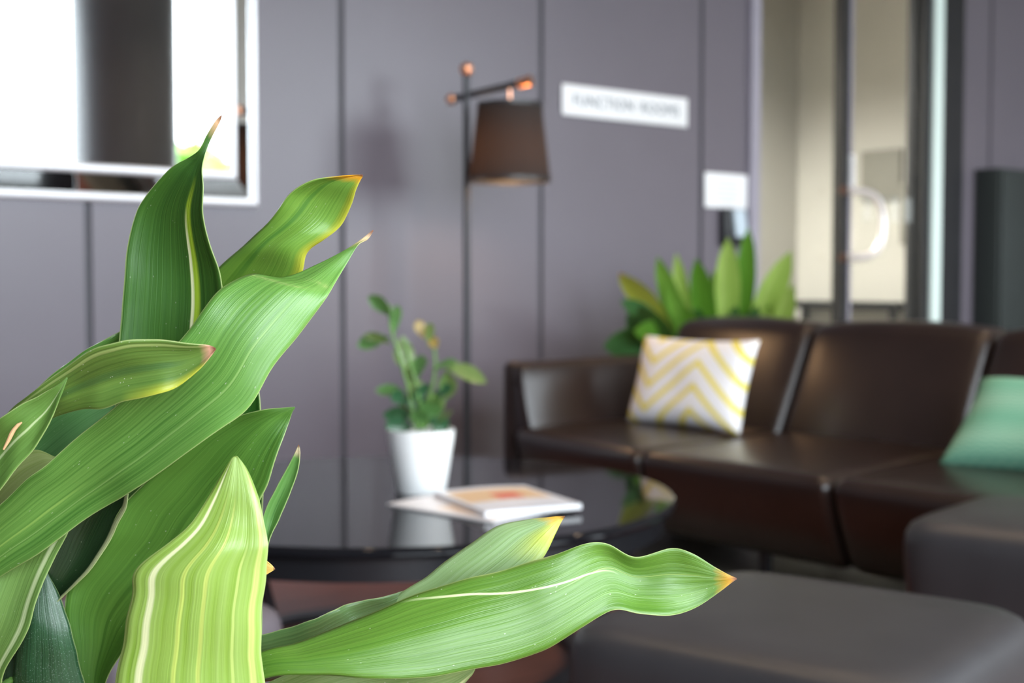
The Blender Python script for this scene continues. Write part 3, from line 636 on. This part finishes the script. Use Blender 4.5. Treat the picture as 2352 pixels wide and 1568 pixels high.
# W: spotted leaf at the bottom
LF([(420, 1700, 500, 1800, .96, 0, 0), (560, 1600, 620, 1720, .955, 0, 0), (700, 1530, 780, 1680, .95, 0, 0), (850, 1500, 930, 1640, .95, 0, 0), (970, 1495, 1030, 1600, .95, 0, 0), (1060, 1510, 1080, 1555, .95, 0, 0), (1094, 1524, 1095, 1528, .95, 0, 0)],
   leafmat('leaf_spotted', (.16, .30, .06), (.38, .50, .20), [(.93, .05, (.75, .76, .38), .1, .97, .9)], seed=11, specks=.9))
# F: leaf lower left with pale midrib
LF([(-160, 1700, -10, 1700, 0.945, 0, .006), (-120, 1570, 5, 1560, 0.940, 0, .006), (-80, 1450, 58, 1460, 0.935, 0, .006), (-30, 1330, 100, 1335, 0.940, 0, .006), (30, 1220, 156, 1222, 0.945, 0, .004), (110, 1120, 195, 1150, 0.960, 0, .002), (210, 1070, 214, 1074, 0.970, 0, 0)],
   leafmat('leaf_midrib', (.12, .24, .05), (.19, .34, .08), [(.84, .055, (.60, .70, .38), .0, .9, .9)], seed=12, specks=.3))
# Q: dark dusty leaf
LF([(50, 1720, 205, 1720, 0.982, 0, -.01), (35, 1640, 206, 1640, 0.982, 0, -.012), (30, 1545, 190, 1545, 0.977, 0, -.012), (40, 1455, 168, 1455, 0.972, 0, -.01), (55, 1375, 136, 1365, 0.972, 0, -.006), (85, 1325, 112, 1320, 0.972, 0, -.002), (102, 1300, 104, 1302, 0.972, 0, 0)],
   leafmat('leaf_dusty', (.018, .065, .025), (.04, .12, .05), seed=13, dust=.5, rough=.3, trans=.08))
# P: leaf with a cream rim, its deep shade painted into the near-black green
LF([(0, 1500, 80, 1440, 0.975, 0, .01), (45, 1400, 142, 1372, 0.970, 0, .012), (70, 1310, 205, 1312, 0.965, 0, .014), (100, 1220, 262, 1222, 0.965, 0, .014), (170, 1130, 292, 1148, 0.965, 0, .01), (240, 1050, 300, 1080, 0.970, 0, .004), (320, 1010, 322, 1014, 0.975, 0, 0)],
   leafmat('leaf_painted_shade', (.010, .028, .010), (.02, .05, .016), [(.955, .05, (.50, .54, .28), .0, .9, .8)], seed=14, trans=.03))
# H: dark upright leaf behind, its right edge showing
LF([(470, 1700, 600, 1700, 1.02, 0, .006), (440, 1560, 600, 1560, 1.02, 0, .008), (430, 1400, 602, 1400, 1.02, 0, .01), (430, 1250, 606, 1250, 1.02, 0, .01), (440, 1100, 606, 1090, 1.02, 0, .01), (470, 980, 602, 960, 1.02, 0, .008), (520, 890, 592, 880, 1.02, 0, .004), (566, 830, 570, 832, 1.02, 0, 0)],
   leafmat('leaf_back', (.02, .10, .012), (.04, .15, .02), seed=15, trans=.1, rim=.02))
# R: thin young leaf
LF([(590, 1330, 602, 1335, .985, 0, 0), (602, 1240, 618, 1243, .98, 0, .002), (607, 1180, 642, 1190, .98, 0, .004), (637, 1115, 667, 1130, .98, 0, .004), (662, 1070, 684, 1080, .98, 0, .003), (678, 1038, 689, 1042, .98, 0, .001), (685, 1021, 687, 1022, .98, 0, 0)],
   leafmat('leaf_young', (.07, .24, .03), (.18, .38, .10), [(.5, .05, (.03, .14, .02), .2, .8, .6)], seed=16, specks=0, tip=(.6, .5, .3)))
# K, L: leaves behind on the left
LF([(-80, 1100, -60, 1180, 1.010, 0, 0), (20, 960, 60, 1040, 1.005, .02, 0), (95, 882, 150, 950, 1.000, .03, -.004), (180, 815, 240, 880, 1.000, .03, -.006), (272, 764, 330, 820, 1.005, .03, -.004), (360, 730, 400, 770, 1.015, 0, 0), (440, 720, 442, 724, 1.025, 0, 0)],
   leafmat('leaf_hidden', (.05, .16, .02), (.11, .26, .05), seed=17, rough=.22, specks=0))
LF([(-120, 1150, -60, 1260, 0.985, 0, 0), (-40, 1050, 20, 1170, 0.980, 0, .004), (50, 985, 120, 1090, 0.975, 0, .006), (140, 920, 220, 1010, 0.970, 0, .006), (240, 870, 320, 940, 0.975, 0, .004), (350, 810, 400, 850, 0.980, 0, 0), (430, 780, 432, 784, 0.985, 0, 0)],
   leafmat('leaf_teal', (.07, .22, .06), (.14, .33, .11), seed=18, rough=.3, specks=.3))
# M: pale yellow-green patch leaf
LF([(-160, 1250, -60, 1420, 0.960, 0, 0), (-70, 1130, 10, 1300, 0.960, 0, -.004), (0, 1060, 90, 1190, 0.958, 0, -.006), (74, 1032, 150, 1110, 0.955, 0, -.004), (128, 1049, 170, 1085, 0.955, 0, -.001), (178, 1066, 180, 1070, 0.955, 0, 0)],
   leafmat('leaf_yellowish', (.30, .42, .09), (.48, .56, .22), seed=19, specks=0, vein=40))
# small yellow tip
LF([(480, 1400, 520, 1420, .90, 0, 0), (540, 1310, 560, 1350, .90, 0, 0), (590, 1285, 600, 1325, .90, 0, 0), (612, 1288, 614, 1318, .90, 0, 0), (631, 1305, 632, 1307, .90, 0, 0)],
   leafmat('leaf_yellow_tip', (.35, .45, .08), (.6, .55, .15), tip=(.9, .6, .15), seed=20, tipv=.9, specks=0))
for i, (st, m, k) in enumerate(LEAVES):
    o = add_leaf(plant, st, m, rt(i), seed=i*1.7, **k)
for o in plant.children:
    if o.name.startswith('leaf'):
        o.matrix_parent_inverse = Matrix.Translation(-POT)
# scar on the leaf at the left edge
sc = []
for x, y in ((8, 1032), (20, 1010), (27, 995), (33, 985), (42, 975), (50, 970)): sc.append(px(x, y, .8485))
b = MB(); rad = [.0006, .0012, .0014, .0012, .0011, .0005]
b.tube(sc, rad, 8); o = b.build('leaf_scar', mat('scar_tan', (.62, .36, .18), .8), plant); o.matrix_parent_inverse = Matrix.Translation(-POT)

# ---------------------------------------------------------------- generic strap leaf for the background plants
def blade(parent, base, tip, wd, m, sag=.05, face=None, seed=0, name='leaf', peak=.6):
    base, tip = Vector(base), Vector(tip); n = 9; rows = []
    ax = (tip-base); side = face if face is not None else Vector((1, 0, 0))
    side = (side-ax.normalized()*side.dot(ax.normalized())).normalized()
    up = side.cross(ax.normalized())
    for i in range(n+1):
        t = i/n; c = base.lerp(tip, t)+Vector((0, 0, 1))*sag*math.sin(PI*t)*ax.length
        w_ = wd*(math.sin(PI*min(1, t**(math.log(.5)/math.log(peak)))))**.75 if 0 < t < 1 else 0
        w_ = max(w_, .05*wd if t < .5 else 0.0005)
        rows.append((c-side*w_/2, c+side*w_/2, .12*w_))
    o = leaf_mesh(rows, 8, 3).build(name, m, parent); return o
# white pot with a small plant on the coffee table
PX, PY = -.226, 3.335
t = thing('potted_plant', 'small bushy green plant in a white tapered pot on the black table', 'plant', (PX, PY, TZ))
MB().lathe([(.0001, 0), (.058, 0), (.062, .004), (.083, .142), (.084, .158), (.079, .158), (.076, .140), (.070, .13), (.0001, .128)], n=64).build('pot', M['porcelain'], t)
MB().lathe([(.0001, .136), (.074, .133)]).build('soil', M['soil'], t)
g1 = leafmat('small_leaf_green', (.07, .20, .05), (.15, .32, .10), seed=31, specks=0, vein=8, rough=.35); g2 = leafmat('small_leaf_olive', (.14, .22, .06), (.22, .32, .10), seed=32, specks=0, vein=8); g3 = leafmat('small_leaf_rust', (.40, .26, .07), (.50, .36, .12), seed=33, specks=0, vein=8)
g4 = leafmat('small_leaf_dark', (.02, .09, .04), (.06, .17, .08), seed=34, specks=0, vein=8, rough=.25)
POTV = Vector((PX, PY, TZ))
def at(x, y, Y=PY): return px(x, y, Y)-POTV
stems = [((955, 985), (935, 880), (900, 760), (895, 700)), ((965, 985), (960, 900), (940, 830), (930, 780)), ((970, 985), (990, 900), (1000, 830), (985, 745)), ((975, 985), (1000, 920), (1030, 850), (1060, 840)), ((960, 985), (940, 930), (910, 900), (880, 905)), ((972, 985), (1005, 950), (1025, 900), (1020, 860))]
for i, s in enumerate(stems):
    pp = catpts([at(x, y, PY+(i-2.5)*.008) for x, y in s]); MB().tube(pp, .0035, 8).build('stem', M['stalk'], t)
sl = [((905, 730), (845, 680), .035, g1), ((905, 770), (912, 700), .026, g1), ((895, 775), (820, 795), .034, g1), ((900, 790), (835, 770), .022, g2), ((925, 770), (930, 850), .045, g2), ((975, 780), (958, 735), .026, g3), ((985, 800), (988, 740), .02, g2), ((985, 770), (1003, 800), .022, g3),
      ((1010, 835), (1118, 880), .036, g2), ((990, 850), (1050, 830), .03, g1), ((1025, 850), (1030, 915), .042, g2), ((960, 870), (965, 815), .04, g1), ((945, 880), (930, 840), .03, g2), ((935, 905), (862, 895), .03, g1), ((930, 930), (900, 900), .03, g4),
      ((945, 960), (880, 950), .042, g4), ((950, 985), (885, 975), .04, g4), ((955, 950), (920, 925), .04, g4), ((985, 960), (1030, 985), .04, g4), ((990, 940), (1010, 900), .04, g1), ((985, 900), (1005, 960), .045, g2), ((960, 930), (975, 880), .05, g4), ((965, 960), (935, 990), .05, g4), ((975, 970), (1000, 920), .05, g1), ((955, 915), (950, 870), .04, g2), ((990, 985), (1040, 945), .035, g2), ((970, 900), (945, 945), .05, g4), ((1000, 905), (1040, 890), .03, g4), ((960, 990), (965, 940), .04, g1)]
for i, (a, c, wd, m) in enumerate(sl):
    wd *= 1.2; dy = random.uniform(-.05, .03); blade(t, at(*a), at(*c, PY+dy), wd, m, .06, Vector((.6, random.uniform(-.5, .5), .6)), i)
# strap-leaved plant behind the sofa
PB = R(4.62, 4.22, 0)
t = thing('potted_plant', 'strap-leaved green plant standing behind the left end of the sofa', 'plant', PB)
MB().lathe([(.0001, 0), (.13, 0), (.17, .34), (.175, .36), (.16, .36), (.155, .34), (.0001, .335)]).build('pot', M['tmetal'], t)
MB().lathe([(.0001, .345), (.155, .34)]).build('soil', M['soil'], t)
s1 = leafmat('strap_green', (.11, .28, .03), (.24, .48, .07), [(.5, .06, (.3, .5, .1), 0, 1, .5)], seed=41, specks=0, vein=8); s2 = leafmat('strap_light', (.28, .48, .06), (.44, .62, .14), [(.3, .08, (.5, .6, .2), 0, 1, .6)], seed=42, specks=0, vein=8)
s3 = leafmat('strap_yellow', (.45, .50, .06), (.55, .55, .08), tip=(.5, .25, .05), seed=43, specks=0, vein=8); s4 = leafmat('strap_dark', (.02, .09, .025), (.05, .15, .045), seed=44, specks=0, vein=8, rough=.25); s5 = leafmat('strap_deep', (.07, .22, .02), (.13, .32, .03), seed=45, specks=0, vein=8)
bl = [((1720, 520), 5.95, .105, s5, (1700, 860)), ((1672, 545), 5.9, .13, s2, (1670, 870)), ((1600, 592), 5.9, .13, s5, (1640, 880)), ((1640, 620), 6.0, .10, s1, (1650, 880)), ((1553, 580), 5.95, .085, s2, (1590, 880)), ((1510, 588), 5.9, .11, s1, (1590, 880)), ((1818, 575), 5.9, .14, s2, (1690, 880)), ((1790, 620), 6.1, .12, s1, (1690, 880)),
      ((1822, 650), 5.75, .10, s2, (1760, 900)), ((1422, 625), 5.7, .13, s3, (1560, 800)), ((1440, 720), 5.75, .13, s4, (1570, 900)), ((1470, 700), 5.65, .13, s4, (1560, 860)), ((1385, 795), 5.55, .13, s4, (1540, 800)), ((1455, 760), 5.6, .12, s5, (1575, 790)), ((1425, 690), 5.7, .10, s4, (1570, 800)), ((1530, 640), 5.9, .10, s1, (1610, 880)), ((1690, 700), 5.95, .08, s4, (1670, 880)), ((1600, 705), 5.95, .08, s4, (1640, 880)), ((1740, 700), 5.95, .08, s4, (1690, 880)), ((1570, 700), 5.8, .12, s5, (1620, 880)), ((1770, 700), 6.0, .11, s5, (1700, 880))]
for i, (tp, Y, wd, m, bs) in enumerate(bl):
    wd *= 1.0 if m is s4 else .86
    base = px(bs[0], bs[1], 6.12)-PB; root = Vector((.04*math.cos(i), .04*math.sin(i), .34))
    tipv = px(*tp, Y)-PB
    MB().tube(catpts([root, root.lerp(base, .5)+Vector((0, 0, .03)), base]), .007, 8).build('leaf_stalk', M['stalk'], t)
    flat = abs(tipv.x-base.x) > 1.1*abs(tipv.z-base.z)
    blade(t, base, tipv, wd, m, .03, Vector((.2, .3, 1)) if flat else Vector((1, -.25+.1*math.sin(i*2.1), .1)), i, peak=.62)
